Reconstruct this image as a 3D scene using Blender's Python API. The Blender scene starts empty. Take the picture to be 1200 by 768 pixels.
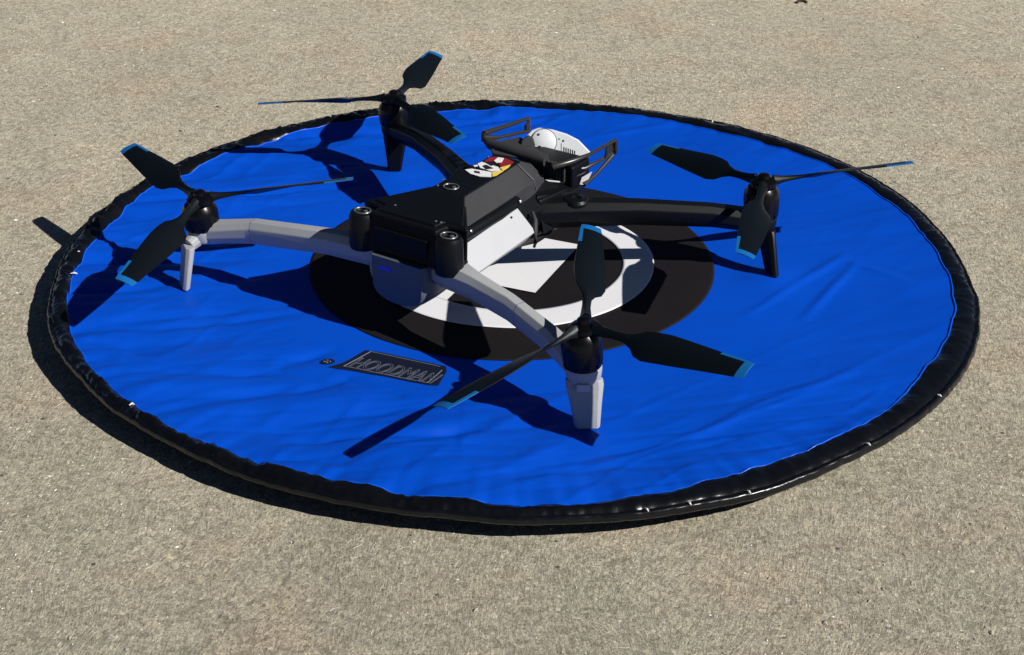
import bpy, bmesh, math, random
from mathutils import Vector, Matrix, noise
random.seed(7)
S = bpy.context.scene
C = S.collection
R = math.radians

# ------------------------------------------------------------------ camera, sky, sun, exposure
cam = bpy.data.objects.new('camera', bpy.data.cameras.new('camera'))
C.objects.link(cam); S.camera = cam
PZ = 0.0100                       # height of the pad's fabric above the ground
cam.location = (0.0, -0.7083, 0.3430 + PZ)
cam.rotation_euler = (R(90) - 0.4894, 0, 0)
cam.data.sensor_width = 36.0
cam.data.lens = 36.0 * 1982 / 1200
cam.data.clip_start = 0.02; cam.data.clip_end = 200
cam.data.dof.use_dof = False

SUNV = Vector((1.125, -0.595, 1.0)).normalized()      # direction towards the sun
elev = math.asin(SUNV.z); azim = math.atan2(SUNV.x, SUNV.y)
W = bpy.data.worlds.new('World'); S.world = W; W.use_nodes = True
wn = W.node_tree.nodes; wl = W.node_tree.links
sky = wn.new('ShaderNodeTexSky'); sky.sky_type = 'NISHITA'; sky.sun_disc = False
sky.air_density = .35; sky.dust_density = 0.0; sky.ozone_density = 2.0; sky.altitude = 1500
sky.sun_elevation = elev; sky.sun_rotation = azim
bg = wn['Background']; bg.inputs['Strength'].default_value = 0.05
wl.new(sky.outputs[0], bg.inputs['Color'])

sl = bpy.data.lights.new('sun', 'SUN'); sl.energy = 5.0; sl.angle = R(0.5); sl.color = (1.0, 0.965, 0.905)
sun = bpy.data.objects.new('sun', sl); C.objects.link(sun)
sun.rotation_euler = SUNV.to_track_quat('Z', 'Y').to_euler()

S.view_settings.view_transform = 'Standard'; S.view_settings.look = 'None'
S.view_settings.exposure = 0.10; S.view_settings.gamma = 1.0
S.render.resolution_x = 1024; S.render.resolution_y = 655

# ------------------------------------------------------------------ helpers
def obj(name, me, mats, parent=None, **props):
    o = bpy.data.objects.new(name, me); C.objects.link(o)
    if not isinstance(mats, (list, tuple)): mats = [mats]
    if not me.materials:
        for m in mats: me.materials.append(m)
    o.parent = parent
    for k, v in props.items(): o[k] = v
    return o

def empty(name, loc, rotz=0, parent=None, **props):
    o = bpy.data.objects.new(name, None); C.objects.link(o)
    o.location = loc; o.rotation_euler = (0, 0, rotz); o.empty_display_size = .02
    o.parent = parent
    for k, v in props.items(): o[k] = v
    return o

def smooth(me, ang=40):
    for p in me.polygons: p.use_smooth = True
    try: me.set_sharp_from_angle(angle=R(ang))
    except Exception: pass

def bevel(o, w=.0005, seg=2, ang=30):
    m = o.modifiers.new('bevel', 'BEVEL'); m.width = w; m.segments = seg
    m.limit_method = 'ANGLE'; m.angle_limit = R(ang); m.harden_normals = True
    for p in o.data.polygons: p.use_smooth = True
    return o

class MB:
    def __init__(s): s.v = []; s.f = []; s.m = []
    def add(s, vs, fs, mi=0):
        b = len(s.v); s.v += [tuple(v) for v in vs]
        for f in fs: s.f.append(tuple(b + i for i in f)); s.m.append(mi)
    def box8(s, bot, top, mi=0):
        n = len(bot)
        s.add(list(bot) + list(top), [tuple(range(n))[::-1], tuple(range(n, 2*n))] +
              [(i, (i+1) % n, n + (i+1) % n, n + i) for i in range(n)], mi)
    def box(s, c, h, rot=0, mi=0):
        cr, sr = math.cos(rot), math.sin(rot); P = []
        for z in (-1, 1):
            for x, y in ((-1, -1), (1, -1), (1, 1), (-1, 1)):
                px, py = x*h[0], y*h[1]
                P.append((c[0] + px*cr - py*sr, c[1] + px*sr + py*cr, c[2] + z*h[2]))
        s.box8(P[:4], P[4:], mi)
    def loft(s, rings, caps=True, mi=0, closed=False):
        n = len(rings[0]); vs = [v for r in rings for v in r]; fs = []
        k = len(rings)
        for i in range(k if closed else k-1):
            a, b = i*n, ((i+1) % k)*n
            for j in range(n):
                j2 = (j+1) % n; fs.append((a+j, a+j2, b+j2, b+j))
        if caps and not closed:
            fs.append(tuple(range(n))[::-1]); fs.append(tuple((k-1)*n + j for j in range(n)))
        s.add(vs, fs, mi)
    def tube(s, pts, rad, n=10, mi=0, closed=False):
        pts = [Vector(p) for p in pts]; k = len(pts)
        if not isinstance(rad, (list, tuple)): rad = [rad]*k
        rings = []
        up = Vector((0, 0, 1))
        for i, p in enumerate(pts):
            if closed: d = pts[(i+1) % k] - pts[i-1]
            else: d = pts[min(i+1, k-1)] - pts[max(i-1, 0)]
            d.normalize()
            x = d.cross(up)
            if x.length < .2: x = d.cross(Vector((0, 1, 0)))
            x.normalize(); y = x.cross(d)
            rings.append([p + (x*math.cos(2*math.pi*j/n) + y*math.sin(2*math.pi*j/n))*rad[i] for j in range(n)])
        s.loft(rings, not closed, mi, closed)
    def lathe(s, c, prof, n=28, mi=0, axis=Vector((0, 0, 1))):
        q = Vector((0, 0, 1)).rotation_difference(axis.normalized()); c = Vector(c)
        rings = [[c + q @ Vector((r*math.cos(2*math.pi*j/n), r*math.sin(2*math.pi*j/n), z)) for j in range(n)] for r, z in prof]
        s.loft(rings, True, mi)
    def mesh(s, name, fix=True):
        me = bpy.data.meshes.new(name); me.from_pydata(s.v, [], s.f)
        for p, mi in zip(me.polygons, s.m): p.material_index = mi
        if fix:
            bm = bmesh.new(); bm.from_mesh(me)
            bmesh.ops.recalc_face_normals(bm, faces=bm.faces); bm.to_mesh(me); bm.free()
        me.update(); return me

# ------------------------------------------------------------------ materials
def mat(name, col, rough=.5, metal=0, spec=.5, coat=0, bump=0, bscale=400, var=0, vscale=60, emit=None, sheen=0):
    m = bpy.data.materials.new(name); m.use_nodes = True
    nt = m.node_tree; N = nt.nodes; Lk = nt.links; b = N['Principled BSDF']
    b.inputs['Base Color'].default_value = (*col, 1); b.inputs['Roughness'].default_value = rough
    b.inputs['Metallic'].default_value = metal; b.inputs['Specular IOR Level'].default_value = spec
    b.inputs['Coat Weight'].default_value = coat; b.inputs['Sheen Weight'].default_value = sheen
    tc = N.new('ShaderNodeTexCoord')
    if var:
        t = N.new('ShaderNodeTexNoise'); t.inputs['Scale'].default_value = vscale; t.inputs['Detail'].default_value = 6
        Lk.new(tc.outputs['Object'], t.inputs['Vector'])
        mx = N.new('ShaderNodeMix'); mx.data_type = 'RGBA'
        mx.inputs[6].default_value = (*[c*(1-var) for c in col], 1); mx.inputs[7].default_value = (*[min(1, c*(1+var)) for c in col], 1)
        Lk.new(t.outputs[0], mx.inputs[0]); Lk.new(mx.outputs[2], b.inputs['Base Color'])
        rr = N.new('ShaderNodeMapRange'); rr.inputs[3].default_value = rough*.8; rr.inputs[4].default_value = min(1, rough*1.25)
        Lk.new(t.outputs[0], rr.inputs[0]); Lk.new(rr.outputs[0], b.inputs['Roughness'])
    if bump:
        t2 = N.new('ShaderNodeTexNoise'); t2.inputs['Scale'].default_value = bscale; t2.inputs['Detail'].default_value = 4
        Lk.new(tc.outputs['Object'], t2.inputs['Vector'])
        bp = N.new('ShaderNodeBump'); bp.inputs['Strength'].default_value = 1; bp.inputs['Distance'].default_value = bump
        Lk.new(t2.outputs[0], bp.inputs['Height']); Lk.new(bp.outputs[0], b.inputs['Normal'])
    if emit:
        b.inputs['Emission Color'].default_value = (*emit[0], 1); b.inputs['Emission Strength'].default_value = emit[1]
    return m

M = dict(
    blue=mat('blue_nylon', (.0008, .067, .53), .48, bump=.00005, bscale=1500, var=.16, vscale=11, spec=.1),
    hem=mat('blue_hem', (.002, .11, .75), .32, spec=.5),
    blackcloth=mat('black_nylon', (.0105, .0085, .0095), .65, bump=.00006, bscale=1500, var=.2, vscale=30, spec=.18),
    white=mat('white_print', (.80, .80, .83), .45, bump=.00003, bscale=900, var=.04, vscale=40),
    vinyl=mat('black_vinyl', (.0035, .004, .0055), .25, bump=.00022, bscale=210, var=.35, vscale=90, spec=.42),
    sleeve_glint=mat('pale_glint', (.62, .64, .66), .5),  # pale colour standing in for glints on the black sleeve
    silver=mat('silver_print', (.15, .17, .22), .4),
    eye=mat('screw_ring_metal', (.17, .18, .19), .35, metal=.5),
    patch=mat('black_print', (.004, .007, .022), .5),
    bat=mat('battery_black', (.0035, .0042, .0055), .5, bump=.00003, bscale=1200, spec=.14),
    grey=mat('dark_grey_plastic', (.036, .036, .040), .6, bump=.00003, bscale=2500, var=.12, vscale=120, spec=.35),
    black=mat('satin_black_plastic', (.004, .0048, .006), .42, bump=.00002, bscale=1500, spec=.2),
    light=mat('light_grey_plastic', (.47, .48, .50), .42, bump=.00002, bscale=1800, var=.05, vscale=60),
    armgrey=mat('grey_arm_plastic', (.365, .375, .39), .45, bump=.00002, bscale=1800, var=.06, vscale=60),
    camw=mat('white_camera_shell', (.64, .66, .69), .35, var=.03, vscale=100),
    motor=mat('gloss_black_metal', (.003, .003, .004), .28, metal=0, coat=.0, spec=.25),
    steel=mat('screw_steel', (.55, .55, .57), .28, metal=1),
    blade=mat('blade_black', (.003, .0052, .0072), .38, spec=.2),
    tip=mat('blade_tip_blue', (.005, .12, .36), .4),
    lens=mat('lens_glass', (.004, .004, .006), .08, coat=1),
    led=mat('status_light', (.01, .01, .3), .4, emit=((.02, .02, 1.0), .16)),
    red=mat('red_print', (.27, .015, .018), .45), yel=mat('yellow_print', (.82, .62, .10), .45),
    stw=mat('sticker_white', (.82, .82, .82), .4), stk=mat('sticker_black', (.012, .012, .012), .4),
    cage=mat('cage_plastic', (.028, .027, .024), .3, spec=.6),
    pod=mat('grey_tail_plastic', (.085, .10, .125), .42),
)

# ------------------------------------------------------------------ ground: sanded concrete
def ground_mat():
    m = bpy.data.materials.new('concrete'); m.use_nodes = True
    nt = m.node_tree; N = nt.nodes; Lk = nt.links; b = N['Principled BSDF']
    b.inputs['Roughness'].default_value = .88; b.inputs['Specular IOR Level'].default_value = .25
    geo = N.new('ShaderNodeNewGeometry')
    def nz(scale, det=5, rough=.6, dist=0, vec=None):
        t = N.new('ShaderNodeTexNoise'); t.inputs['Scale'].default_value = scale; t.inputs['Detail'].default_value = det
        t.inputs['Roughness'].default_value = rough; t.inputs['Distortion'].default_value = dist
        Lk.new(vec or geo.outputs['Position'], t.inputs['Vector']); return t.outputs[0]
    def ramp(src, stops):
        r = N.new('ShaderNodeValToRGB'); e = r.color_ramp.elements
        e[0].position = stops[0][0]; e[0].color = (*stops[0][1], 1); e[1].position = stops[-1][0]; e[1].color = (*stops[-1][1], 1)
        for p, c in stops[1:-1]:
            x = e.new(p); x.color = (*c, 1)
        Lk.new(src, r.inputs[0]); return r.outputs[0]
    def mix(f, a, bb, mode='MIX'):
        x = N.new('ShaderNodeMix'); x.data_type = 'RGBA'; x.blend_type = mode
        if isinstance(f, float): x.inputs[0].default_value = f
        else: Lk.new(f, x.inputs[0])
        for i, s in ((6, a), (7, bb)):
            if isinstance(s, tuple): x.inputs[i].default_value = (*s, 1)
            else: Lk.new(s, x.inputs[i])
        return x.outputs[2]
    big = ramp(nz(5, 4), [(.3, (.442, .414, .345)), (.7, (.520, .490, .410))])
    big = mix(1.0, big, ramp(nz(16, 3), [(.35, (1.05, .985, .96)), (.5, (1, 1, 1)), (.66, (.97, .99, .97))]), 'MULTIPLY')
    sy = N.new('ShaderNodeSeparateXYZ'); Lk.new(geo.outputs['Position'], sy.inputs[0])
    ml = N.new('ShaderNodeMapRange'); ml.inputs[1].default_value = -.30; ml.inputs[2].default_value = .35     # ground colour turns paler further out
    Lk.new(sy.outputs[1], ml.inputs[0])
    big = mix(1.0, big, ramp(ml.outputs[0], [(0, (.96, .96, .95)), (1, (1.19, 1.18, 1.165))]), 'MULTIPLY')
    midn = nz(38, 6, .7, .6)
    mid = ramp(midn, [(.30, (.88, .87, .86)), (.5, (1, 1, 1)), (.7, (1.08, 1.08, 1.07))])
    col = mix(1.0, big, mid, 'MULTIPLY')
    fine = nz(1000, 4, .8)
    col = mix(1.0, col, ramp(fine, [(.32, (.52, .50, .47)), (.46, (.98, .98, .98)), (.61, (1.48, 1.46, 1.40))]), 'MULTIPLY')
    # fibrous scratches: strongly stretched noise whose direction wanders
    mp = N.new('ShaderNodeMapping'); mp.inputs['Scale'].default_value = (1100, 260, 1)
    wv = N.new('ShaderNodeTexNoise'); wv.inputs['Scale'].default_value = 9; wv.inputs['Detail'].default_value = 2
    Lk.new(geo.outputs['Position'], wv.inputs['Vector'])
    rot = N.new('ShaderNodeVectorRotate'); rot.rotation_type = 'Z_AXIS'
    mr = N.new('ShaderNodeMath'); mr.operation = 'MULTIPLY'; mr.inputs[1].default_value = .25
    Lk.new(wv.outputs[0], mr.inputs[0]); Lk.new(geo.outputs['Position'], rot.inputs['Vector']); Lk.new(mr.outputs[0], rot.inputs['Angle'])
    Lk.new(rot.outputs[0], mp.inputs['Vector'])
    scr = nz(1.0, 2, .5, .8, mp.outputs[0])
    col = mix(1.0, col, ramp(scr, [(.34, (.78, .77, .75)), (.5, (1, 1, 1)), (.68, (1.22, 1.2, 1.17))]), 'MULTIPLY')
    rg = N.new('ShaderNodeTexNoise'); rg.noise_type = 'RIDGED_MULTIFRACTAL'; rg.inputs['Scale'].default_value = 400; rg.inputs['Detail'].default_value = 2
    rg.inputs['Distortion'].default_value = .6; Lk.new(geo.outputs['Position'], rg.inputs['Vector'])
    col = mix(1.0, col, ramp(rg.outputs[0], [(.15, (.74, .73, .71)), (.45, (1, 1, 1)), (.85, (1.30, 1.29, 1.25))]), 'MULTIPLY')
    vg = N.new('ShaderNodeTexVoronoi'); vg.inputs['Scale'].default_value = 520; Lk.new(geo.outputs['Position'], vg.inputs['Vector'])
    vs_ = N.new('ShaderNodeSeparateColor'); Lk.new(vg.outputs['Color'], vs_.inputs[0])
    col = mix(1.0, col, ramp(vs_.outputs[0], [(.0, (.74, .73, .70)), (.5, (1, 1, 1)), (1.0, (1.2, 1.19, 1.15))]), 'MULTIPLY')
    # pale aggregate specks and dark pits
    vo = N.new('ShaderNodeTexVoronoi'); vo.inputs['Scale'].default_value = 190; Lk.new(geo.outputs['Position'], vo.inputs['Vector'])
    sp = N.new('ShaderNodeMath'); sp.operation = 'LESS_THAN'; sp.inputs[1].default_value = .16; Lk.new(vo.outputs['Distance'], sp.inputs[0])
    sx = N.new('ShaderNodeSeparateColor'); Lk.new(vo.outputs['Color'], sx.inputs[0])
    g1 = N.new('ShaderNodeMath'); g1.operation = 'GREATER_THAN'; g1.inputs[1].default_value = .80; Lk.new(sx.outputs[0], g1.inputs[0])
    g2 = N.new('ShaderNodeMath'); g2.operation = 'LESS_THAN'; g2.inputs[1].default_value = .035; Lk.new(sx.outputs[0], g2.inputs[0])
    a1 = N.new('ShaderNodeMath'); a1.operation = 'MULTIPLY'; Lk.new(sp.outputs[0], a1.inputs[0]); Lk.new(g1.outputs[0], a1.inputs[1])
    a2 = N.new('ShaderNodeMath'); a2.operation = 'MULTIPLY'; Lk.new(sp.outputs[0], a2.inputs[0]); Lk.new(g2.outputs[0], a2.inputs[1])
    col = mix(a1.outputs[0], col, (.60, .57, .48)); col = mix(a2.outputs[0], col, (.11, .10, .085))
    Lk.new(col, b.inputs['Base Color'])
    # relief
    ad = N.new('ShaderNodeMath'); ad.operation = 'MULTIPLY_ADD'; ad.inputs[1].default_value = .5
    Lk.new(midn, ad.inputs[0]); Lk.new(fine, ad.inputs[2])
    ad2 = N.new('ShaderNodeMath'); ad2.operation = 'MULTIPLY_ADD'; ad2.inputs[1].default_value = .5
    Lk.new(scr, ad2.inputs[0]); Lk.new(ad.outputs[0], ad2.inputs[2])
    bp = N.new('ShaderNodeBump'); bp.inputs['Strength'].default_value = 1; bp.inputs['Distance'].default_value = .0006
    Lk.new(ad2.outputs[0], bp.inputs['Height']); Lk.new(bp.outputs[0], b.inputs['Normal'])
    return m
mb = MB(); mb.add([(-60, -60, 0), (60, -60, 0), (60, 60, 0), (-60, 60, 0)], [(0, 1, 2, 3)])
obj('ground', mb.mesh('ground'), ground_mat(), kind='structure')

# loose grit: sand grains and straw bits (nobody could count them)
gm = [mat('grit_pale', (.80, .77, .68), .7), mat('grit_dark', (.10, .09, .075), .85), mat('grit_tan', (.40, .36, .29), .85)]
mb = MB()
def inview(x, y): return abs(x) < .19 + (y + .35)*.27 and -.33 < y < .52
n = 0
while n < 10500:
    x, y = random.uniform(-.42, .42), random.uniform(-.32, .50)
    if not inview(x, y) or math.hypot(x, y) < .19: continue
    if noise.noise(Vector((x*9, y*9, 5))) < random.uniform(-.5, .3): continue
    n += 1
    s = random.choice((.00022, .0003, .0004)) * random.uniform(.7, 1.3)
    if random.random() < .05: s *= random.uniform(1.6, 2.6)
    mi = random.choices((0, 1, 2), (.34, .07, .59))[0]
    a = random.uniform(0, math.pi); el = random.uniform(1, 1.9)
    hx, hy = s*el, s*random.uniform(.6, 1.0) if el < 3 else s*.45
    c, d = math.cos(a), math.sin(a)
    P = [(x + c*hx, y + d*hx, s*.3), (x - d*hy, y + c*hy, s*.25), (x - c*hx, y - d*hx, s*.3), (x + d*hy, y - c*hy, s*.3), (x, y, s*.85), (x, y, -s*.2)]
    mb.add(P, [(0, 1, 4), (1, 2, 4), (2, 3, 4), (3, 0, 4), (1, 0, 5), (2, 1, 5), (3, 2, 5), (0, 3, 5)], mi)
for i in range(1500):        # straw fibres lying in drifts
    x, y = random.uniform(-.40, .40), random.uniform(-.32, .42)
    if not inview(x, y) or math.hypot(x, y) < .21: continue
    a = 2.4*noise.noise(Vector((x*5, y*5, 3))) + 1.3 + random.gauss(0, .45); L_ = random.uniform(.0006, .0022); w_ = random.uniform(.00008, .00015)
    c, d = math.cos(a), math.sin(a); bend = random.uniform(-.0004, .0004)
    P = []
    for t, bb in ((-1, 0), (0, bend), (1, 0)):
        cx, cy = x + c*L_*t - d*bb, y + d*L_*t + c*bb
        P += [(cx - d*w_, cy + c*w_, .00008), (cx, cy, .00013), (cx + d*w_, cy - c*w_, .00008)]
    mb.add(P, [(0, 1, 4, 3), (1, 2, 5, 4), (3, 4, 7, 6), (4, 5, 8, 7)], random.choice((0, 0, 2)))
obj('grit', mb.mesh('grit', False), gm, kind='stuff', label='fine loose sand grains and straw bits on the concrete', category='grit')

# small curled dark chip at the top edge
mb = MB(); rings = []
for i in range(9):
    t = i/8; a = R(200) - t*R(220)
    rings.append([(.0035*math.cos(a)*k, .0030*math.sin(a)*k, z) for k, z in ((.72, .0002), (1.08, .0001), (1.15, .0018*(.4 + math.sin(math.pi*t)*.6)), (.78, .0015*(.4 + math.sin(math.pi*t)*.5)))])
mb.loft(rings)
o = obj('bark_chip', mb.mesh('bark_chip'), mat('bark', (.035, .028, .02), .8, bump=.0002, bscale=900, var=.4),
        label='small dark curled chip of debris lying on the bare concrete beyond the pad', category='debris')
o.location = (.2010, .4330, 0)

# ------------------------------------------------------------------ landing pad
def table(T):
    T = sorted(T); T = [(T[-1][0]-360, T[-1][1])] + T + [(T[0][0]+360, T[0][1])]
    def f(th):
        d = math.degrees(th)
        while d > 180: d -= 360
        while d < -180: d += 360
        for (a, ra), (b, rb) in zip(T, T[1:]):
            if a <= d <= b:
                t = (d-a)/(b-a) if b > a else 0; t = t*t*(3-2*t); return ra + (rb-ra)*t
        return T[0][1]
    return f
rin_t = table([(-175, .2007), (-162, .2009), (-151, .2001), (-136, .1984), (-119, .1972), (-100, .1995), (-85, .2018), (-73, .2015), (-60, .1998), (-50, .2002), (-43, .2005), (-31, .1990), (-15, .2002), (3, .1990), (10, .1988), (20, .1998), (33, .2008), (47, .1985), (69, .1975), (90, .1973), (113, .1981), (122, .2000), (129, .2010), (140, .1995), (149, .2001), (158, .2012), (173, .1997)])
rout_t = table([(-162, .2101), (-174, .2095), (169, .2111), (147, .2131), (127, .2131), (103, .2136), (90, .2125), (70, .2118), (50, .2130), (43, .2135), (33, .2125), (22, .2117), (13, .2105), (5, .2096), (-3, .2096), (-13, .2115), (-25, .2125), (-39, .2125), (-52, .2118), (-64, .2135), (-75, .2122), (-87, .2108), (-98, .2075), (-117, .2065), (-132, .2050), (-147, .2070)])
def n3(x, y, z=0.0): return noise.noise(Vector((x, y, z)))
def rin(th):   # hem gathers: the sleeve's inner edge is scalloped
    return rin_t(th) + .0006*n3(math.cos(th)*14, math.sin(th)*14) + .0005*abs(math.sin(th*23 + 3*n3(math.cos(th)*3, math.sin(th)*3)))
def height(x, y):
    """relief of the pad's fabric: long shallow creases, gathers towards the hem"""
    r = math.hypot(x, y); th = math.atan2(y, x)
    c, s = math.cos(R(9)), math.sin(R(9))
    u, v = x*c + y*s, -x*s + y*c
    wob = .012*n3(u*6, v*9, 4.0)
    rt = 1 - .72*max(0, min(1, (x + .01)/.06))*max(0, min(1, (y + .16)/.06))     # the right half lies smoother
    z = 0
    out = rt*max(0, min(1, (r - .095)/.06)); out = .10 + .90*out*out*(3 - 2*out)
    ridge = 1 - abs(n3(u*5.0, (v + wob)*34, 1.0))*2.4
    ridge = out*max(0, ridge - .30)**1.5
    z -= .0034*ridge*(.3 + .7*max(0, min(1, (.12 - x)/.25)))
    c2, s2 = math.cos(R(38)), math.sin(R(38))
    u2, v2 = x*c2 + y*s2, -x*s2 + y*c2
    rg2 = max(0, 1 - abs(n3(u2*6, v2*30, 7.0))*2.6 - .45)**2
    z += out*.0028*rg2*(1 if x > -.02 else .35)
    z += (.3 + .7*out)*(.0016*n3(x*14, y*24, 3.0) + .0006*n3(x*45, y*95, 5.0))
    cr = 1 - abs(n3(u2*22, v2*60, 21.0))*3; z += out*.0006*max(0, cr - .4)
    cr = 1 - abs(n3(u*16, v*85, 31.0))*3; z -= out*.0007*max(0, cr - .4)
    if r > .08: z += -.0013*crease(x, y, GROOVE, .0030) + .0008*crease(x, y, RIDGE, .0024)
    g = max(0, min(1, (r - .155)/.045)); g = g*g*(.5 + .5*rt)
    z += g*(.0014*n3(math.cos(th)*15, math.sin(th)*15, r*9) + .0007*n3(math.cos(th)*42, math.sin(th)*42, r*14))
    for fx, fy in ((.0299, -.1479), (-.1485, -.0247), (.1194, -.0121), (-.0616, .110)):
        d = math.hypot(x-fx, y-fy); k = math.exp(-(d/.014)**2); z = z*(1-k) - (.0002 + bowl(x, y))*k
    k = max(0, min(1, (.12 - r)/.04)); z = z*(1 - .72*k)
    return max(z + bowl(x, y), -.0078)

def bowl(x, y):           # the sheet sags in the middle and rises to the hoop
    return -.0038 + .0050*min(1, (x*x + y*y)/.04)
def lay(x, y):            # the prints sit slightly off centre on the sagging sheet
    b = bowl(x, y); return x, y - 1.88*min(0, b)
GROOVE = [[(-.188, -.065), (-.152, -.063), (-.113, -.052), (-.088, -.045)], [(-.177, -.075), (-.151, -.084)], [(-.16, -.101), (-.126, -.102), (-.096, -.099), (-.079, -.105)], [(-.14, -.136), (-.119, -.124), (-.104, -.119), (-.086, -.116), (-.068, -.106), (-.046, -.12)], [(-.095, -.091), (-.076, -.081)], [(-.055, -.159), (-.03, -.151), (-.009, -.14)], [(-.085, -.155), (-.067, -.154)], [(-.111, -.18), (-.086, -.171), (-.064, -.174)], [(0, -.182), (.038, -.174), (.064, -.175)], [(-.182, -.038), (-.153, -.033), (-.135, -.027)]]
RIDGE = [[(.104, -.048), (.134, -.015), (.156, .008)], [(.128, -.053), (.159, -.002)], [(.065, -.158), (.102, -.126), (.14, -.105)], [(.047, .159), (.085, .172)], [(-.019, .171), (.019, .184), (.047, .172)], [(.159, -.001), (.179, -.019)]]
def crease(x, y, lines, wdt):
    # height of the hand-placed folds: a gaussian across each polyline, fading at its ends
    tot = 0
    for ln in lines:
        best = 0; k = len(ln) - 1
        for i in range(k):
            ax_, ay_ = ln[i]; bx, by = ln[i+1]
            if not (min(ax_, bx) - .01 < x < max(ax_, bx) + .01 and min(ay_, by) - .01 < y < max(ay_, by) + .01): continue
            dx, dy = bx - ax_, by - ay_; l2 = dx*dx + dy*dy
            t = max(0, min(1, ((x - ax_)*dx + (y - ay_)*dy)/l2)); px, py = ax_ + dx*t - x, ay_ + dy*t - y
            T = (i + t)/k
            g = math.exp(-(px*px + py*py)/(wdt*wdt))*(.35 + .65*math.sin(math.pi*min(1, max(0, T*.94 + .03))))
            best = max(best, g)
        tot += best
    return tot
pad = empty('landing_pad', (0, 0, PZ), label='round blue landing pad with crinkled black edge sleeve and white ringed mark', category='landing pad')

def polar(name, r0, r1, dz, nr, nt, m, parent, flat_print=True, **p):
    """a sheet between two radius functions that follows the pad's relief"""
    mb = MB(); vs = []; fs = []
    for i in range(nr+1):
        for j in range(nt):
            th = 2*math.pi*j/nt; a, b = r0(th), r1(th); r = a + (b-a)*i/nr
            x, y = r*math.cos(th), r*math.sin(th)
            k = 1 if flat_print else 1 - i/nr
            lx, ly = lay(x, y); x += (lx-x)*k; y += (ly-y)*k
            vs.append((x, y, height(x, y) + dz))
    for i in range(nr):
        for j in range(nt):
            j2 = (j+1) % nt; fs.append((i*nt+j, (i+1)*nt+j, (i+1)*nt+j2, i*nt+j2))
    mb.add(vs, fs); me = mb.mesh(name); smooth(me, 180)
    o = obj(name, me, m, parent, **p)
    so = o.modifiers.new('thickness', 'SOLIDIFY'); so.thickness = .00025; so.offset = -1
    return o
polar('blue_fabric', lambda t: .0936, lambda t: rin(t)+.0015, 0, 125, 720, M['blue'], pad, flat_print=False)
polar('centre_disc', lambda t: .0004, lambda t: .0943 + .0003*n3(math.cos(t)*5, math.sin(t)*5, 9), .0004, 70, 420, M['blackcloth'], pad)
def ring_out(t): return .0665 + .0006*n3(math.cos(t)*2, math.sin(t)*2, 2)
polar('white_ring', lambda t: .0510 + .0014*math.cos(t - R(45)), ring_out, .0009, 12, 360, M['white'], pad)

def conform(name, poly, dz, m, parent, cell=.0012, **p):
    """a flat printed shape cut on a fine grid and laid on the fabric"""
    bm = bmesh.new(); xs = [q[0] for q in poly]; ys = [q[1] for q in poly]
    x0, x1, y0, y1 = min(xs), max(xs), min(ys), max(ys)
    f = bm.faces.new([bm.verts.new((x, y, 0)) for x, y in poly])
    k = int((x1-x0)/cell)
    for i in range(1, k+1):
        bmesh.ops.bisect_plane(bm, geom=bm.verts[:]+bm.edges[:]+bm.faces[:], plane_co=(x0 + (x1-x0)*i/(k+1), 0, 0), plane_no=(1, 0, 0))
    k = int((y1-y0)/cell)
    for i in range(1, k+1):
        bmesh.ops.bisect_plane(bm, geom=bm.verts[:]+bm.edges[:]+bm.faces[:], plane_co=(0, y0 + (y1-y0)*i/(k+1), 0), plane_no=(0, 1, 0))
    for v in bm.verts:
        x, y = lay(v.co.x, v.co.y); v.co = (x, y, height(x, y) + dz)
    bmesh.ops.recalc_face_normals(bm, faces=bm.faces)
    me = bpy.data.meshes.new(name); bm.to_mesh(me); bm.free()
    if me.polygons and sum(q.normal.z for q in me.polygons) < 0: me.flip_normals()
    smooth(me, 180); return obj(name, me, m, parent, **p)
E1 = Vector((.40, .9165)); E2 = Vector((-.9165, .40)); P0 = Vector((.0105, -.0330))
def hp(a, b): v = P0 + E1*a + E2*b; return (v.x, v.y)
# the block letter H inside the ring: right leg, bar, left leg
Hs = [(0, 0), (.0550, 0), (.0550, .030), (.0410, .030), (.0410, .0335), (.0550, .0335), (.0550, .0475), (-.0205, .0475), (-.0225, .0335), (.004, .0335), (.0, .030)]
conform('letter_mark', [hp(a, b) for a, b in Hs], .0013, M['white'], pad)

# maker's patch
TD = Vector((.9165, -.40)); TU = Vector((.40, .9165))
pc = [(-.0622, -.0852), (-.0560, -.0868), (-.0275, -.0992), (-.0270, -.1035), (-.0300, -.1155), (-.0345, -.1152), (-.0500, -.1085), (-.0700, -.1015), (-.0765, -.0990), (-.0705, -.0955)]
patch = conform('maker_patch', pc, .0005, M['patch'], pad)
cu = bpy.data.curves.new('lettering', 'FONT'); cu.body = 'HOODMAN'; cu.size = .0125; cu.shear = .32; cu.space_character = 1.0
cu.fill_mode = 'NONE'; cu.bevel_depth = .00016; cu.bevel_resolution = 0; cu.align_x = 'CENTER'; cu.resolution_u = 3
tmp = bpy.data.objects.new('lettering_source', cu); C.objects.link(tmp)
bpy.context.view_layer.update()
me = bpy.data.meshes.new_from_object(tmp.evaluated_get(bpy.context.evaluated_depsgraph_get()))
bpy.data.objects.remove(tmp)
xs = [v.co.x for v in me.vertices]; wtext = max(xs)-min(xs)
for v in me.vertices:
    q = Vector((-.0505, -.1068)) + TD*(v.co.x*.0395/wtext) + TU*(v.co.y*.98)
    lx, ly = lay(q.x, q.y); v.co = (lx, ly, height(lx, ly) + .0008 + v.co.z*.5)
me.materials.clear(); obj('lettering', me, M['silver'], patch)
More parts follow.
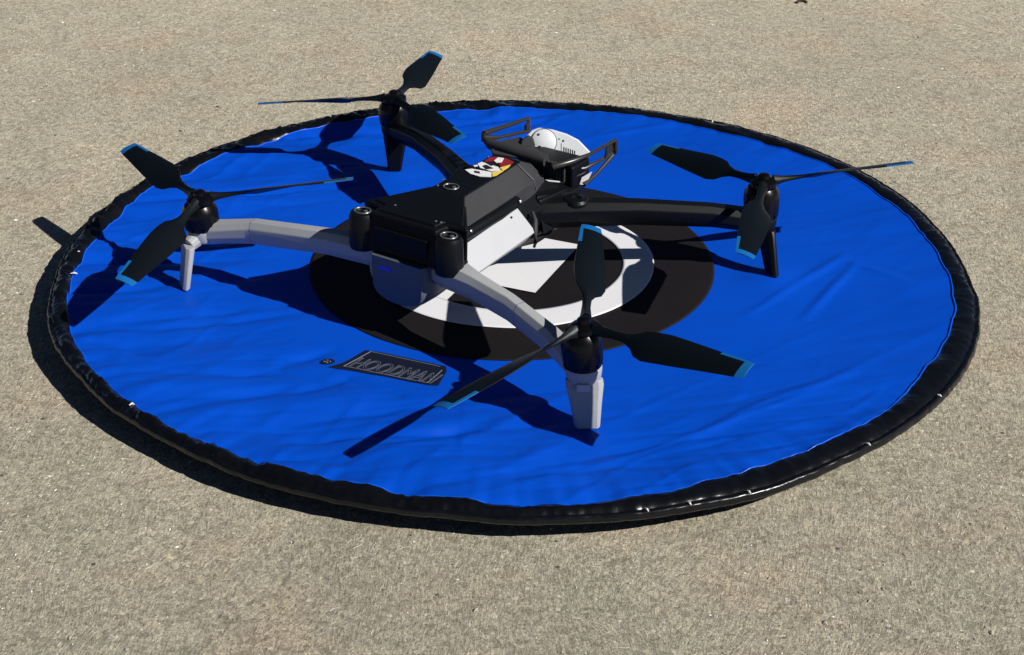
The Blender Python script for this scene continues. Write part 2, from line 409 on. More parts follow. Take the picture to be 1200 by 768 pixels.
for ln in ([(-.0700, -.0990), (-.0597, -.0868), (-.0300, -.0998)], [(-.0700, -.0990), (-.0345, -.1137), (-.0290, -.1030)]):
    mb = MB(); pts = []
    for (x0, y0), (x1, y1) in zip(ln, ln[1:]):
        for i in range(14):
            x, y = lay(x0 + (x1-x0)*i/13, y0 + (y1-y0)*i/13); pts.append((x, y, height(x, y) + .0007))
    mb.tube(pts, .00018, 5); obj('patch_border', mb.mesh('patch_border'), M['silver'], patch)
em = conform('round_emblem', [(-.0773 + .0032*math.cos(a*.5236), -.0938 + .0026*math.sin(a*.5236)) for a in range(12)], .0005, M['patch'], pad)
mb = MB()
for dx, dy in ((0, .0010), (.0012, -.0002), (-.0013, .0002), (.0001, -.0011), (-.0006, -.0003)):
    x, y = lay(-.0773+dx, -.0938+dy); mb.box((x, y, height(x, y)+.0007), (.0003, .0003, .0001), .6)
obj('emblem_print', mb.mesh('emblem_print'), M['silver'], em)

# rolled hem where the sheet meets the sleeve
mb = MB(); pts = []; rad = []
for j in range(900):
    th = 2*math.pi*j/900; a = rin(th) - .0001; x, y = a*math.cos(th), a*math.sin(th)
    pts.append((x, y, height(x, y) + .0004)); rad.append(.00028 + .00032*max(0, math.cos(th - R(-45)))*(.6 + .4*n3(x*40, y*40)))
mb.tube(pts, rad, 6, closed=True); me = mb.mesh('hem'); smooth(me, 180); obj('hem', me, M['hem'], pad)
# black edge sleeve round a sprung hoop
mb = MB(); rings = []; NT = 1080
for j in range(NT):
    th = 2*math.pi*j/NT; c, s = math.cos(th), math.sin(th)
    a = rin(th); b = rout_t(th) + .0005*n3(c*20, s*20, 3) + .0003*n3(c*60, s*60, 8); w = b - a
    hx, hy = a*c, a*s; h0 = height(hx, hy)
    crk = .35 + .65*max(0, min(1, .5 - .8*c + .25*s))
    lowright = max(0, math.cos(th - R(-50)))
    prof = [(-.0006, h0-.0006), (.0, h0+.0006), (.10*w, h0*.7+.0014), (.28*w, h0*.4+.0021), (.46*w, .0025), (.64*w, .0021), (.78*w, .0011),
            (.84*w, .0004), (.91*w, .0011 + .0008*lowright**6), (.985*w, .0001 + .0006*lowright**6), (1.02*w, -.0012), (.97*w, -.0021), (.82*w, -.0028), (.62*w, -.0031), (.35*w, -.0030), (-.0006, h0-.0022)]
    ring = []
    for i, (dr, z) in enumerate(prof):
        env = [0, .25, .8, 1, 1, 1, .9, .7, .4, .3, .3, .3, .3, .3, .3, 0][i]
        al = th*.205
        ph = dr*1.0
        f1 = n3(c*17 + dr*90, s*17 - dr*60, dr*110 + 1)            # big folds
        f2 = n3(c*80 + dr*120, s*80 + dr*90, dr*260 + 5)            # crumples running across the sleeve
        rd = 1 - abs(n3(c*26 + dr*170, s*26 - dr*130, dr*60 + 11.0))*2.6
        rd2 = 1 - abs(n3(c*44 - dr*150, s*44 + dr*170, 17.0))*2.6
        zz = z + env*crk*(.0018*f1 + .0007*f2 + .0018*max(0, rd-.5) + .0013*max(0, rd2-.55))
        r = a + dr + env*.0005*f2
        ring.append((r*c, r*s, zz))
    rings.append(ring)
mb.loft(rings, closed=True); me = mb.mesh('edge_sleeve'); smooth(me, 180)
sleeve = obj('edge_sleeve', me, M['vinyl'], pad)
# glints on the crumpled sleeve, put in as small pale beads
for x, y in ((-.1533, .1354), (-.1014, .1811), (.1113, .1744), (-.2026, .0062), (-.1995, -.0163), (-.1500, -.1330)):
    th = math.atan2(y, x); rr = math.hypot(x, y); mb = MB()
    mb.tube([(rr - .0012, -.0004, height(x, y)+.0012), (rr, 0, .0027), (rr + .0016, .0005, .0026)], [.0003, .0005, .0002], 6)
    o = obj('sleeve_glint', mb.mesh('sleeve_glint'), M['sleeve_glint'], sleeve); o.rotation_euler = (0, 0, th)
for x, y in ((.0632, -.2000), (.0476, -.2033), (.0848, -.1916), (.1344, -.1604), (.1685, -.1236)):  # sun glints along the outer rim, modelled as pale beads
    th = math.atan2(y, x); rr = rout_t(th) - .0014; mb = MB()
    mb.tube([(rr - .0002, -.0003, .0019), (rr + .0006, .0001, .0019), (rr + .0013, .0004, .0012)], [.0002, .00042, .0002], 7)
    o = obj('rim_glint', mb.mesh('rim_glint'), M['sleeve_glint'], sleeve); o.rotation_euler = (0, 0, th)
# underside lining reaching the concrete
mb = MB(); rings = []
for r, z in ((.2005, -.0029), (.197, -.0060), (.190, -.0090), (.120, -.0096), (.02, -.0097)):
    rings.append([(r*math.cos(2*math.pi*j/96), r*math.sin(2*math.pi*j/96), z) for j in range(96)])
mb.loft(rings, False); mb.f.append(tuple(4*96 + j for j in range(96))); mb.m.append(0); me = mb.mesh('underside_lining'); smooth(me, 60); obj('underside_lining', me, M['blackcloth'], pad)

# ------------------------------------------------------------------ drone, nose away from the camera (local x = its right side, y = nose, z = up)
drone = empty('quadcopter_drone', (-.0152, -.0187, PZ), R(-34), label='black and light grey quadcopter drone with three-blade propellers parked on the blue pad', category='drone')

def mirror_profile(half):     # half profile from top centre edge outwards to the bottom
    return [(x, z) for x, z in half] + [(-x, z) for x, z in reversed(half)]
# lower hull
mb = MB()
secs = [(-.048, [(.012, .034), (.0175, .031), (.0140, .022), (.009, .015)]),
        (-.030, [(.014, .038), (.0205, .032), (.0130, .020), (.008, .014)]),
        (.005, [(.013, .040), (.0200, .032), (.0130, .020), (.008, .014)]),
        (.030, [(.013, .041), (.0225, .034), (.020, .017), (.012, .010)]),
        (.046, [(.012, .039), (.020, .033), (.017, .020), (.010, .014)])]
mb.loft([[(x, v, z) for x, z in mirror_profile(h)] for v, h in secs])
hull = bevel(obj('hull', mb.mesh('hull'), M['black'], drone), .0012, 3)
# top shell: ridge with two sloping grey flanks
mb = MB()
secs = [(-.034, [(.0115, .0515), (.0190, .0450), (.0180, .0385)]),
        (-.020, [(.0086, .0515), (.0180, .0450), (.0175, .0385)]),
        (.006, [(.0082, .0517), (.0168, .0450), (.0165, .0385)]),
        (.024, [(.0072, .0515), (.0150, .0445), (.0155, .0370)]),
        (.034, [(.0060, .0470), (.0130, .0420), (.0140, .0360)])]
mb.loft([[(x, v, z) for x, z in mirror_profile(h)] for v, h in secs])
shell = bevel(obj('top_shell', mb.mesh('top_shell'), M['grey'], drone), .0006, 2)
# black deck on the ridge
mb = MB()
dk = [(-.0088, -.0235), (.0088, -.0235), (.0084, -.018), (.0080, .006), (.0070, .0235), (-.0070, .0235), (-.0080, .006), (-.0084, -.018)]
mb.box8([(x, y, .0505) for x, y in dk], [(x, y, .0522) for x, y in dk])
deck = bevel(obj('deck', mb.mesh('deck'), M['bat'], drone), .0004)
# battery block, wide at the rear
mb = MB()
bt = [(-.0205, -.0572), (.0205, -.0572), (.0215, -.0478), (.0275, -.0462), (.0105, -.0235), (-.0105, -.0235), (-.0275, -.0462), (-.0215, -.0478)]
mb.box8([(x*.98, y, .0335) for x, y in bt], [(x*(.84 if y < -.047 else 1), y + (.0026 if y < -.05 else 0), .0500) for x, y in bt])
battery = bevel(obj('battery', mb.mesh('battery'), M['bat'], drone), .0011, 3)
mb = MB(); sp = [(-.0150, -.0520), (.0150, -.0520), (.0160, -.0462), (.0240, -.0440), (.0092, -.0225), (-.0092, -.0225), (-.0240, -.0440), (-.0160, -.0462)]
mb.box8([(x, y, .0490) for x, y in sp], [(x*.97, y*.99, .0508 if y < -.03 else .0524) for x, y in sp]); mb.box((0, -.0562, .0405), (.0140, .0008, .0045))
bevel(obj('battery_lid', mb.mesh('battery_lid'), M['bat'], battery), .0006)
def screw_eye(x, y, z, parent, s=1.0):
    mb = MB(); n = 20
    mb.tube([(x + .0030*s*math.cos(2*math.pi*i/n), y + .0026*s*math.sin(2*math.pi*i/n), z+.0002) for i in range(n)], .00030*s, 6, closed=True)
    mb.lathe((x + .0012*s, y + .0004, z - .0003), [(.0001, 0), (.0008*s, .0001), (.0008*s, .0006), (.0001, .0008)], 10)
    me = mb.mesh('screw_ring'); smooth(me); return obj('screw_ring', me, M['eye'], parent)
for sx in (-1, 1):
    mb = MB(); mb.lathe((sx*.0226, -.0530, .0320), [(.0040, -.0008), (.0060, .0002), (.0063, .0020), (.0060, .0146), (.0052, .0163), (.0034, .0165), (.0030, .0156)], 32)
    me = mb.mesh('battery_post'); smooth(me, 50); post = obj('battery_post', me, M['black'], battery)
    screw_eye(sx*.0226, -.0530, .0486, battery, 1.2)
screw_eye(-.001, -.0185, .0525, deck, 1.15)
for x, y in ((.0125, -.0480), (.0150, -.0478), (-.0115, -.0445), (-.0070, -.0200)):
    mb = MB(); mb.lathe((x, y, .0506 if y < -.03 else .0521), [(.0001, .0), (.0005, .0), (.0005, .0004), (.0001, .0005)], 8)
    obj('small_screw', mb.mesh('small_screw'), M['silver'], battery)
# flank rails with two screws, white side panels under them
for sx in (-1, 1):
    mb = MB()
    mb.tube([(sx*.0188, -.043, .0425), (sx*.0190, -.040, .0420), (sx*.0185, -.010, .0415), (sx*.0170, .0050, .0415), (sx*.0168, .0065, .0415)], [.0022, .0028, .0028, .0027, .0018], 12)
    me = mb.mesh('flank_rail'); smooth(me, 50); rail = obj('flank_rail', me, M['black'], drone)
    for y in (-.0345, .0030):
        s2 = MB(); s2.lathe((0, 0, 0), [(.0001, -.0004), (.0008, -.0004), (.0008, .0003), (.0004, .0005), (.0001, .0005)], 12)
        o = obj('screw', s2.mesh('screw'), M['steel'], rail); o.location = (sx*.0209, y, .0434); o.rotation_euler = (0, sx*R(55), 0)
    mb = MB()
    a, b_, c_, d_ = (.0205, -.0430, .0385), (.0178, .0052, .0385), (.0268, .0062, .0290), (.0293, -.0445, .0288)
    T = [a, b_, c_, d_]; off = Vector((-.0020, 0, -.0022))
    mb.box8([(sx*(x + off.x), y, z + off.z) for x, y, z in T], [(sx*x, y, z) for x, y, z in T])
    pan = bevel(obj('side_panel', mb.mesh('side_panel'), M['light'], drone), .0003)
    mb = MB(); mb.box8([(sx*.0192, -.0030, .0373), (sx*.0192, -.0022, .0373), (sx*.0198, -.0022, .0367), (sx*.0198, -.0030, .0367)], [(sx*.0197, -.0030, .0379), (sx*.0197, -.0022, .0379), (sx*.0203, -.0022, .0372), (sx*.0203, -.0030, .0372)])
    obj('panel_mark', mb.mesh('panel_mark'), M['stk'], pan)
    mb = MB(); mb.tube([(sx*.0080, .0200, .0520), (sx*.0150, .0222, .0453), (sx*.0158, .0235, .0400)], .00022, 5); obj('shell_seam', mb.mesh('shell_seam'), M['eye'], shell)
    mb = MB()
    L1 = [(.0293, -.0435, .0285), (.0270, .0030, .0287), (.0245, .0010, .0255), (.0260, -.0415, .0255)]
    mb.box8([(sx*(x - .002), y, z - .0005) for x, y, z in L1], [(sx*x, y, z) for x, y, z in L1])
    obj('panel_lip', mb.mesh('panel_lip'), M['armgrey'], pan)
# tail pod under the battery
mb = MB(); rings = []
for v, sc, dz in ((-.030, .9, 0), (-.050, 1.0, 0), (-.0575, .97, 0), (-.0600, .86, .0004)):
    pr = []
    for k in range(20):
        t = math.pi*k/19; x = .0150*math.cos(t); z = .0215 - .0085*math.sin(t)**.7
        pr.append((x*sc, v, z + dz))
    pr += [(-.0150*sc, v, .0335), (.0150*sc, v, .0335)]
    rings.append(pr)
mb.loft(rings); me = mb.mesh('tail_pod'); smooth(me, 50); pod = obj('tail_pod', me, M['pod'], drone)
mb = MB(); mb.box((-.0060, -.0600, .0288), (.0030, .0004, .0008)); bevel(obj('status_light', mb.mesh('status_light'), M['led'], pod), .0003)
# sticker (plain coloured shapes)
stick = [('stw', [(-.0075, .001), (-.0056, .0035), (.0039, .0052), (.0070, .0007), (.0023, -.0017), (-.0026, -.0015)], .0524),
         ('stw', [(-.0068, .0098), (-.0064, .0125), (.003, .0117), (.0062, .0091), (.0032, .0059), (-.003, .0064)], .0524),
         ('red', [(-.0060, .0140), (-.0064, .0190), (-.0041, .0213), (-.0028, .0161), (-.0048, .0135)], .0524),
         ('red', [(-.0030, .0215), (.0005, .0220), (.0056, .0204), (.0062, .0165), (.0040, .0123), (.0015, .0150)], .0524),
         ('stw', [(-.0024, .0163), (-.0032, .0206), (-.0004, .0213), (.0015, .0166), (-.0006, .0153)], .05255),
         ('yel', [(.0041, .0053), (.0064, .0092), (.0074, .0094), (.0077, .0035), (.0070, .0016)], .0524),
         ('yel', [(.0042, .0113), (.0062, .0168), (.0070, .0142), (.0072, .0093)], .0525),
         ('stk', [(-.003, .0017), (-.0005, .0022), (.0009, .0008), (-.0015, .0003)], .0527),
         ('stk', [(-.0032, .0086), (-.0025, .0103), (.0023, .0088), (.0003, .0062)], .0527),
         ('stk', [(-.0045, .0125), (-.0038, .0142), (.0007, .0136), (-.0001, .0108)], .0527),
         ('stw', [(-.0072, .0068), (-.0062, .0088), (-.0052, .0078), (-.0060, .0062)], .0524)]
mb = MB()
for m_, pl, z in stick:
    mb.box8([(x, y, z-.0003) for x, y in pl], [(x, y, z) for x, y in pl], ('stw', 'red', 'yel', 'stk').index(m_))
st = obj('sticker', mb.mesh('sticker'), [M['stw'], M['red'], M['yel'], M['stk']], deck, label='red, white and yellow sticker')

# nose block, side fenders
mb = MB()
secs = [(.020, [(.009, .0400), (.020, .0370), (.021, .022), (.012, .014)]), (.036, [(.009, .0390), (.0225, .0370), (.0225, .020), (.014, .013)]),
        (.050, [(.008, .0360), (.0220, .0350), (.0215, .022), (.013, .016)]), (.058, [(.007, .0310), (.0170, .0300), (.0160, .024), (.010, .020)])]
mb.loft([[(x, v, z) for x, z in mirror_profile(h)] for v, h in secs]); bevel(obj('nose', mb.mesh('nose'), M['black'], drone), .001, 3)
for sx in (-1, 1):
    mb = MB()
    bot = [(.012, .022, .024), (.0235, .018, .022), (.0265, .046, .022), (.0225, .056, .023), (.014, .050, .024)]
    top = [(.0095, .0330, .0400), (.0180, .0200, .0385), (.0240, .0400, .0350), (.0245, .0505, .0350), (.0150, .0480, .0370)]
    mb.box8([(sx*x, y, z) for x, y, z in bot], [(sx*x, y, z) for x, y, z in top])
    fen = bevel(obj('fender', mb.mesh('fender'), M['grey'] if sx < 0 else M['black'], drone), .0008, 3)
    mb = MB(); mb.tube([(sx*.0100, .0315, .0402), (sx*.0120, .0350, .0398), (sx*.0245, .0505, .0353)], [.0004, .0005, .0004], 6)
    obj('fender_trim', mb.mesh('fender_trim'), M['armgrey'], fen)
    mb = MB(); mb.tube([(sx*.0215, .0115, .0350), (sx*.0250, .0085, .0330), (sx*.0268, .0060, .0290), (sx*.0272, .0055, .0240), (sx*.0262, .0060, .0215)], [.0008, .0011, .0011, .0009, .0007], 10)
    me = mb.mesh('side_cable'); smooth(me, 60); obj('side_cable', me, M['grey'], drone)
    mb = MB(); mb.tube([(sx*.0240, .0260, .0325), (sx*.0265, .0290, .0325), (sx*.0285, .0345, .0330)], [.0003, .0006, .0003], 8)
    obj('fender_scuff', mb.mesh('fender_scuff'), M['pod'], fen)
# nose cage: a side loop left and right of the camera, cross tube behind
for sx in (-1, 1):
    mb = MB(); x = .0260; r = .00085
    if sx < 0:
        mb.tube([(-.0247, .0402, .0530), (-.0235, .0560, .0515), (-.0222, .0744, .0500)], [.0013, .0011, .0009], 8)
        mb.tube([(-.0222, .0744, .0500), (-.0185, .0690, .0462)], .0009, 8)
        mb.tube([(-.0185, .0690, .0462), (-.0215, .0480, .0490), (-.0247, .0402, .0510)], [.0009, .0010, .0014], 8)
        mb.tube([(-.0247, .0402, .0530), (-.0247, .0402, .0490)], .0012, 8); mb.box((-.0195, .0690, .0480), (.0006, .0028, .0018), .3)
        me = mb.mesh('nose_cage'); smooth(me, 60); obj('nose_cage', me, M['cage'], drone)
        mb = MB(); pl_ = [(-.0206, .0398, .0492), (-.0175, .0600, .0468), (.0040, .0480, .0462), (.0092, .0410, .0462), (-.0155, .0335, .0478)]
        mb.box8([(x_, y_, z_ - .0016) for x_, y_, z_ in pl_], pl_); bevel(obj('nose_plate', mb.mesh('nose_plate'), M['grey'], drone), .0006, 2)
        continue
    A = [(sx*.018, .033, .0485), (sx*.0245, .040, .0505), (sx*(x), .052, .0500), (sx*(x+.0008), .0735, .0500)]
    mb.tube(A, [.0016, .0012, r, r], 8)
    B = [(sx*.017, .045, .0425), (sx*.0235, .052, .0425), (sx*(x-.001), .062, .0430), (sx*(x), .0725, .0435)]
    mb.tube(B, [.0011, .0010, r, r*.9], 8)
    D = [(sx*.0245, .0500, .0352), (sx*.0252, .060, .0375), (sx*(x), .0730, .0425), (sx*(x+.0008), .0740, .0440), (sx*(x+.0008), .0735, .0500)]
    mb.tube(D, [.0010, r, .0011, .0013, .0011], 8)
    mb.tube([(sx*x, .0660, .0435), (sx*(x+.0005), .0665, .0500)], .0006, 6)
    mb.box((sx*(x-.0004), .0702, .0468), (.0005, .0026, .0028))
    me = mb.mesh('nose_cage'); smooth(me, 60); cg = obj('nose_cage', me, M['cage'], drone)
    if sx > 0:
        mb = MB()
        mb.box8([(.0228, .0455, .0405), (.0236, .0520, .0405), (.0232, .0520, .0400), (.0224, .0455, .0400)], [(.0240, .0455, .0416), (.0248, .0525, .0416), (.0243, .0525, .0412), (.0235, .0455, .0412)])
        mb.box8([(.0238, .0475, .0365), (.0249, .0535, .0370), (.0244, .0535, .0365), (.0234, .0475, .0360)], [(.0240, .0490, .0392), (.0252, .0560, .0400), (.0247, .0560, .0398), (.0236, .0490, .0390)])
        mb.tube([(.0222, .0462, .0352), (.0222, .0462, .0382)], .0004, 6)
        obj('cage_insert', mb.mesh('cage_insert'), M['light'], cg)
mb = MB()
mb.tube([(-.0235, .0400, .0500), (-.0200, .0390, .0490), (-.006, .0400, .0480), (.004, .0410, .0472), (.0092, .0414, .0468)], [.0016, .0026, .0030, .0032, .0028], 14)
pass
me = mb.mesh('cross_tube'); smooth(me, 60); obj('cross_tube', me, M['grey'], drone)
# gimbal block with ribs between nose and camera
mb = MB(); mb.box((.008, .0500, .0400), (.0150, .0075, .0060)); mb.box((.002, .0560, .0330), (.0120, .0050, .0060))
gim = bevel(obj('gimbal', mb.mesh('gimbal'), M['black'], drone), .0012, 3)
for k in range(7):
    mb = MB(); mb.box((0, 0, 0), (.00045, .0009, .0042)); o = obj('rib', mb.mesh('rib'), M['grey'], gim); o.location = (.0085 + k*.0017, .0420, .0425)
for x, y, z in ((.005, .0424, .0375), (.008, .0424, .0362), (.0105, .0422, .0372), (.0065, .0420, .0440)):
    mb = MB(); mb.lathe((0, 0, 0), [(.0001, -.0004), (.0006, -.0004), (.0006, .0003), (.0001, .0004)], 10)
    o = obj('screw', mb.mesh('screw'), M['steel'], gim); o.location = (x, y, z); o.rotation_euler = (R(70), 0, 0)
# white camera: faceted shell with a round cap on its left
XA = Vector((.829, .559, 0)); YA = Vector((-.263, .39, .88)).normalized(); NA = XA.cross(YA).normalized(); OC = Vector((.0011, .0610, .0478))
def cq(px, py, n=0): return OC + XA*((px-650)/2290) + YA*((166-py)/2290) + NA*n
outl = [(622, 181), (613, 177), (616, 164), (626, 153.5), (634, 151), (648, 153), (663, 157.5), (676, 164), (689.5, 178), (689, 182), (668, 182.5), (652, 182)]
mb = MB(); mb.box8([cq(x, y, -.0105) for x, y in outl], [cq(x, y, 0) for x, y in outl])
camo = bevel(obj('camera_shell', mb.mesh('camera_shell'), M['camw'], drone), .0022, 4)
mb = MB(); mb.lathe(cq(638.5, 166.5, -.0010), [(.0058, -.006), (.0060, .0010), (.0058, .0018), (.0054, .0021), (.0001, .0022)], 40, axis=NA)
me = mb.mesh('round_cap'); smooth(me, 40); cap = obj('round_cap', me, M['camw'], camo)
mb = MB(); mb.lathe(cq(638.5, 166.5, -.0010), [(.0060, -.006), (.00635, .0009), (.0062, .00135), (.0058, .0012)], 40, axis=NA); obj('cap_seam', mb.mesh('cap_seam'), M['pod'], cap)
for px, py, rr in ((630.5, 158.5, .0006), (631.5, 172, .0008)):
    mb = MB(); mb.lathe(cq(px + 2.5, py + .5, .0011), [(rr, 0), (rr*.9, .0003), (.0001, .0003)], 12, axis=NA); obj('screw_hole', mb.mesh('screw_hole'), M['stk'], cap)
for px, py, rr in ((655, 163.5, .0004), (659.5, 165.5, .0006)):
    mb = MB(); mb.lathe(cq(px, py, -.0001), [(rr, -.0006), (rr*.9, .0002), (.0001, .0002)], 10, axis=NA); obj('screw_hole', mb.mesh('screw_hole'), M['stk'], camo)
hub_o = [(612, 178), (615, 165), (622, 159), (628, 163), (630, 170), (627, 181)]
mb = MB(); mb.box8([cq(x, y, -.004) for x, y in hub_o], [cq(x, y, .0013) for x, y in hub_o]); bevel(obj('side_hub', mb.mesh('side_hub'), M['grey'], camo), .0006, 3)
mb = MB(); mb.box8([cq(657.3, 184, -.002), cq(657.8, 184, -.002), cq(657.8, 168, -.002), cq(657.3, 168, -.002)], [cq(657.3, 184, .00015), cq(657.8, 184, .00015), cq(657.8, 168, .00015), cq(657.3, 168, .00015)]); obj('shell_joint', mb.mesh('shell_joint'), M['pod'], camo)
for k in range(6):
    mb = MB(); x = 660 + k*2.3; h = 177.5 - 5.5*(1 - k/7)
    q = [(x, 181.5), (x + .9, 181.5), (x + .9, h), (x, h)]
    mb.box8([cq(u, v, -.002) for u, v in q], [cq(u, v, .0002) for u, v in q]); obj('vent_slot', mb.mesh('vent_slot'), M['stk'], camo)
mb = MB(); mb.lathe(cq(640, 168, -.0105), [(.0001, .0), (.0036, .0), (.0040, -.0016), (.0032, -.0022), (.0001, -.0016)], 24, axis=NA); obj('lens', mb.mesh('lens'), M['lens'], camo)

# arms, motors, legs
def section(p, d, hw, hh):
    d = Vector((d.x, d.y, 0)).normalized(); n = Vector((-d.y, d.x, 0))
    pr = [(-.55, 1), (.55, 1), (1, .45), (1, -.35), (.6, -1), (-.6, -1), (-1, -.35), (-1, .45)]
    return [p + n*hw*a + Vector((0, 0, hh*b)) for a, b in pr]
def arm(nodes, m, mleg, hub, hubz, foot, legdir, wtop, wbot, thick, tilt, legtop=None):
    mb = MB(); rings = []
    for i, (x, y, z, hw, hh) in enumerate(nodes):
        a = Vector(nodes[max(i-1, 0)][:3]); b = Vector(nodes[min(i+1, len(nodes)-1)][:3])
        rings.append(section(Vector((x, y, z)), b-a, hw, hh))
    mb.loft(rings)
    X, Y, Z = hub[0], hub[1], nodes[-1][2]
    mb.lathe((X, Y, Z-.0045), [(.0046, 0), (.0064, .0010), (.0071, .0030), (.0073, .0060), (.0070, .0070), (.0001, .0071)], 28)
    if legtop: mb.tube([(X, Y, Z - .0002), (legtop[0], legtop[1], legtop[2] - .0008)], [.0048, .0034], 10)
    me = mb.mesh('arm'); o = bevel(obj('arm', me, m, drone), .0005, 2)
    hn = nodes[1]; hg = MB(); hg.lathe((hn[0], hn[1], hn[2] + hn[4]*.7), [(.0001, 0), (.0058, 0), (.0060, .0012), (.0052, .0024), (.0022, .0026), (.0020, .0020), (.0001, .0020)], 26)
    me = hg.mesh('hinge_cap'); smooth(me, 40); obj('hinge_cap', me, M['black'], o)
    sg = MB(); k0, k1 = Vector(nodes[-3][:3]), Vector(nodes[-2][:3]); pm = k0.lerp(k1, .25); dd = (k1-k0).normalized()
    hw_, hh_ = nodes[-3][3]*.75 + nodes[-2][3]*.25, nodes[-3][4]*.75 + nodes[-2][4]*.25
    sg.loft([section(pm - dd*.0001, dd, hw_ + .00004, hh_ + .00004), section(pm + dd*.0001, dd, hw_ + .00004, hh_ + .00004)]); obj('seam', sg.mesh('seam'), M['black'] if m is M['black'] else M['pod'], o)
    up = Vector((-tilt[0], -tilt[1], 1)).normalized()
    mo = MB(); base = Vector((X, Y, Z + .0018)); H = hubz - base.z
    mo.lathe(base, [(.0040, -.001), (.0068, .0), (.0072, .0008), (.0072, .0022), (.0062, .0026)], 30, axis=up)
    prof = [(.0070, .0026), (.0080, .0030), (.0082, H*.6), (.0078, H-.0034), (.0062, H-.0012), (.0020, H-.0006)]
    mo.lathe(base, prof, 30, axis=up)
    q = Vector((0, 0, 1)).rotation_difference(up)
    for k in range(12):      # windings and bell slots
        a = 2*math.pi*k/12
        p = base + q @ Vector((.0069*math.cos(a), .0069*math.sin(a), .0028))
        mo.box(p, (.0008, .0012, .0016), a)
    me = mo.mesh('motor'); smooth(me, 35); mot = obj('motor', me, M['motor'], o)
    for k in range(3):
        a = 2*math.pi*k/3 + .4; sc = MB(); sc.lathe((0, 0, 0), [(.0001, -.0002), (.0006, -.0002), (.0006, .0002), (.0001, .0003)], 8)
        so = obj('screw', sc.mesh('screw'), M['steel'], mot); so.location = base + q @ Vector((.0045*math.cos(a), .0045*math.sin(a), H - .0006))
    # leg: a flat tapered fin
    lg = MB(); d = Vector((*legdir, 0)).normalized(); n = Vector((-d.y, d.x, 0)); rings = []
    for t, w, th in ((0, wtop, thick*1.15), (.12, wtop*1.03, thick*1.1), (.5, (wtop+wbot)/2*1.02, thick), (.96, wbot, thick*.9), (1.0, wbot*.96, thick*.75)):
        p = Vector(legtop or (X, Y, Z - .003)).lerp(Vector((foot[0], foot[1], .0002)), t); ring = []
        for a, b in ((-1, -.3), (-1, .3), (-.75, 1), (.75, 1), (1, .3), (1, -.3), (.75, -1), (-.75, -1)):
            ring.append(p + d*w*.5*a + n*th*.5*b)
        rings.append(ring)
    lg.loft(rings); leg = bevel(obj('leg', lg.mesh('leg'), mleg, o), .0004, 2)
    return o, mot, leg, base
HUB = dict(near=((.1016, -.0738), .0382, (.09, .05)), left=((-.1065, -.0645), .0372, (.03, .12)), right=((.0972, .0870), .0402, (.03, .05)), far=((-.1095, .0818), .0392, (.01, .02)))
ARMS = dict(
    near=[(.008, -.046, .0290, .0075, .0050), (.022, -.049, .0295, .0072, .0060), (.036, -.0530, .0292, .0046, .0054), (.056, -.0568, .0268, .0037, .0054), (.0802, -.0640, .0228, .0040, .0052), (.1016, -.0738, .0198, .0058, .0046)],
    left=[(-.008, -.046, .0290, .0075, .0050), (-.022, -.049, .0295, .0072, .0060), (-.042, -.0525, .0290, .0046, .0054), (-.0800, -.0585, .0264, .0041, .0054), (-.0835, -.0592, .0258, .0042, .0053), (-.1065, -.0645, .0218, .0058, .0046)],
    right=[(.012, .022, .0285, .0080, .0065), (.030, .0345, .0290, .0062, .0062), (.0525, .0532, .0277, .0048, .0056), (.0790, .0728, .0255, .0046, .0052), (.0972, .0870, .0218, .0060, .0048)],
    far=[(-.012, .022, .0285, .0080, .0065), (-.030, .0345, .0290, .0062, .0062), (-.0557, .0521, .0282, .0048, .0056), (-.0853, .0700, .0265, .0046, .0052), (-.1095, .0818, .0238, .0060, .0048)])
LEG = dict(near=('armgrey', (.1086, -.0815), (.829, .559), .0145, .0100, .0042, (.1030, -.0755, .0175)),
           left=('armgrey', (-.1060, -.0800), (-.829, .559), .0115, .0095, .0038, (-.1072, -.0740, .0190)),
           right=('black', (.1078, .0805), (.829, -.559), .0145, .0095, .0040, (.0990, .0880, .0195)),
           far=('black', (-.1100, .0808), (-.829, -.559), .0120, .0072, .0040, None))
A = {}
for k in ('near', 'left', 'right', 'far'):
    lm, ft, ld, w1, w2, th_, lt = LEG[k]
    A[k] = arm(ARMS[k], M[lm], M[lm], HUB[k][0], HUB[k][1], ft, ld, w1, w2, th_, HUB[k][2], lt)
A['near'][0]['label'] = A['left'][0]['label'] = 'light grey rear arm'; A['right'][0]['label'] = A['far'][0]['label'] = 'black front arm'
# small window print on the near arm's end
mb = MB(); mb.box((0, 0, 0), (.0026, .0004, .0016)); o = bevel(obj('arm_light', mb.mesh('arm_light'), M['light'], A['near'][2]), .0003)
o.location = (.1055, -.0800, .0160); o.rotation_euler = (0, 0, R(34))

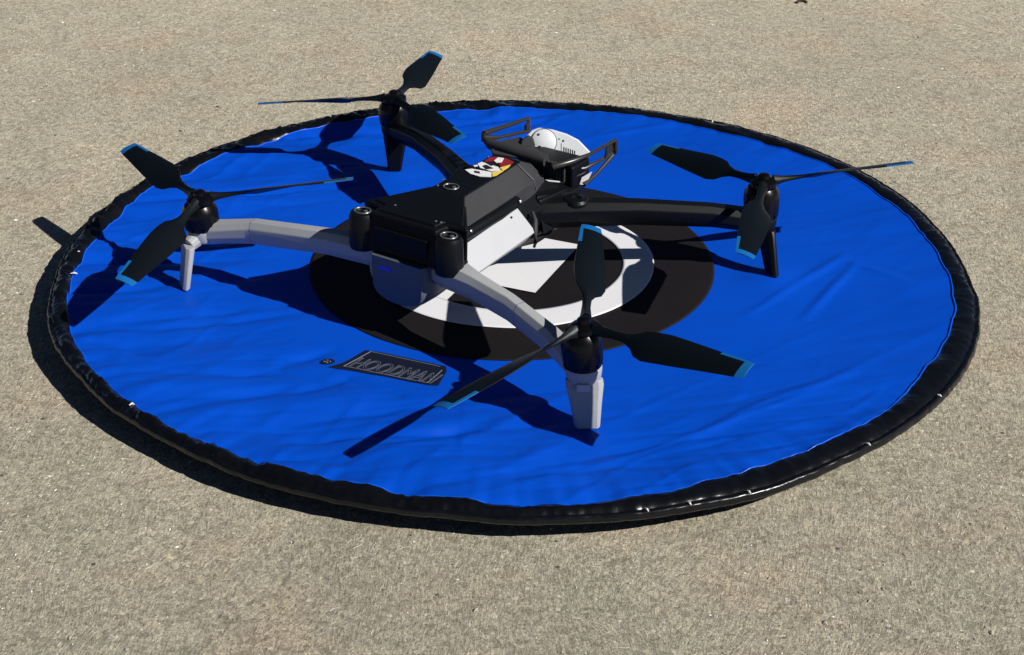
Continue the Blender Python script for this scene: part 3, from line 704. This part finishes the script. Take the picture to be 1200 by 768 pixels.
# propellers
ST = [(.0045, .0048, .0050, 24), (.0085, .0040, .0030, 30), (.0130, .0034, .0022, 34), (.0180, .0040, .0015, 36), (.0215, .0068, .0012, 35), (.0242, .0112, .00105, 33), (.0280, .0134, .0010, 30), (.0340, .0136, .0009, 27),
      (.0410, .0128, .0008, 24), (.0480, .0117, .0007, 21), (.0540, .0107, .00065, 19), (.0580, .0100, .0006, 18), (.0620, .0094, .0006, 17), (.0638, .0091, .00055, 17), (.0668, .0080, .0005, 16)]
def blade_mesh(spin):          # spin +1: turns counter-clockwise, leading edge on the +y side and high
    mb = MB(); cols = [(.40), (.27), (.0), (-.30), (-.60)]; rings = []
    for i, (r, c, th, tw) in enumerate(ST):
        a = R(tw); top = []; bot = []
        for j, f in enumerate(cols):
            y = c*f + (.0005 if r > .03 else 0); t = th*.5*(.45, 1, 1, .75, .2)[j]
            camber = c*.05*(1 - ((f + .1)/.5)**2)
            rr = r + (.0004*(.40 - f) if i == len(ST)-1 else 0)
            dr = rr
            py, pz = y*math.cos(a) - camber*math.sin(a), y*math.sin(a) + camber*math.cos(a)
            ny, nz = -math.sin(a), math.cos(a)
            top.append((dr, spin*(py + ny*t), pz + nz*t)); bot.append((dr, spin*(py - ny*t), pz - nz*t))
        rings.append(top + bot[::-1])
    n = 10; base = 0; vs = [v for r_ in rings for v in r_]; K = len(rings)
    for i in range(K-1):
        for j in range(n):
            j2 = (j+1) % n; le = j in (0, 8, 9)
            mi = 1 if (ST[i][0] >= .0637 or (le and ST[i][0] >= .0539)) else 0
            mb.f.append((i*n+j, i*n+j2, (i+1)*n+j2, (i+1)*n+j)); mb.m.append(mi)
    mb.v = vs; mb.f.append(tuple(range(n))[::-1]); mb.m.append(0); mb.f.append(tuple((K-1)*n + j for j in range(n))); mb.m.append(1)
    me = mb.mesh('blade'); smooth(me, 45)
    return me
BM = {1: blade_mesh(1), -1: blade_mesh(-1)}
for m_ in BM.values(): m_.materials.append(M['blade']); m_.materials.append(M['tip'])
BL = dict(near=(1, .0735, [(.0085, 120), (.0070, -5.2), (-.0060, -102.5)]), left=(-1, .0686, [(.0030, 162.5), (.0050, 43), (-.0100, -75.5)]),
          right=(-1, .0700, [(-.0045, 165), (.0045, 44), (-.0045, -70)]), far=(1, .0705, [(-.0050, -150), (.0005, 109), (.0015, -26)]))
for k, (spin, bR, bl) in BL.items():
    (hx, hy), hz, tl = HUB[k]; up = Vector((-tl[0], -tl[1], 1)).normalized()
    mb = MB()
    mb.lathe((0, 0, 0), [(.0001, -.0022), (.0050, -.0022), (.0062, -.0012), (.0062, .0004), (.0048, .0014), (.0028, .0020), (.0026, .0034), (.0018, .0040), (.0001, .0041)], 26, axis=up)
    me = mb.mesh('propeller'); smooth(me, 40); pr = obj('propeller', me, M['motor'], drone)
    off = up * .0
    pr.location = (hx, hy, hz + .0008)
    for q_ in range(3):
        a_ = R(bl[q_][1]); sc = MB(); sc.lathe((0, 0, 0), [(.0001, -.0002), (.0007, -.0002), (.0007, .0003), (.0001, .0004)], 8)
        so = obj('hub_screw', sc.mesh('hub_screw'), M['steel'], pr); so.location = (.0046*math.cos(a_), .0046*math.sin(a_), .0015)
    for dz, az in bl:
        b_ = bpy.data.objects.new('blade', BM[spin]); C.objects.link(b_); b_.parent = pr
        e = math.asin(dz/bR); b_.scale = (bR/.0668, (bR/.0668)**.5, 1); b_.rotation_euler = Matrix.Rotation(R(az), 3, 'Z').to_4x4().to_3x3().__matmul__(Matrix.Rotation(-e, 3, 'Y')).to_euler()
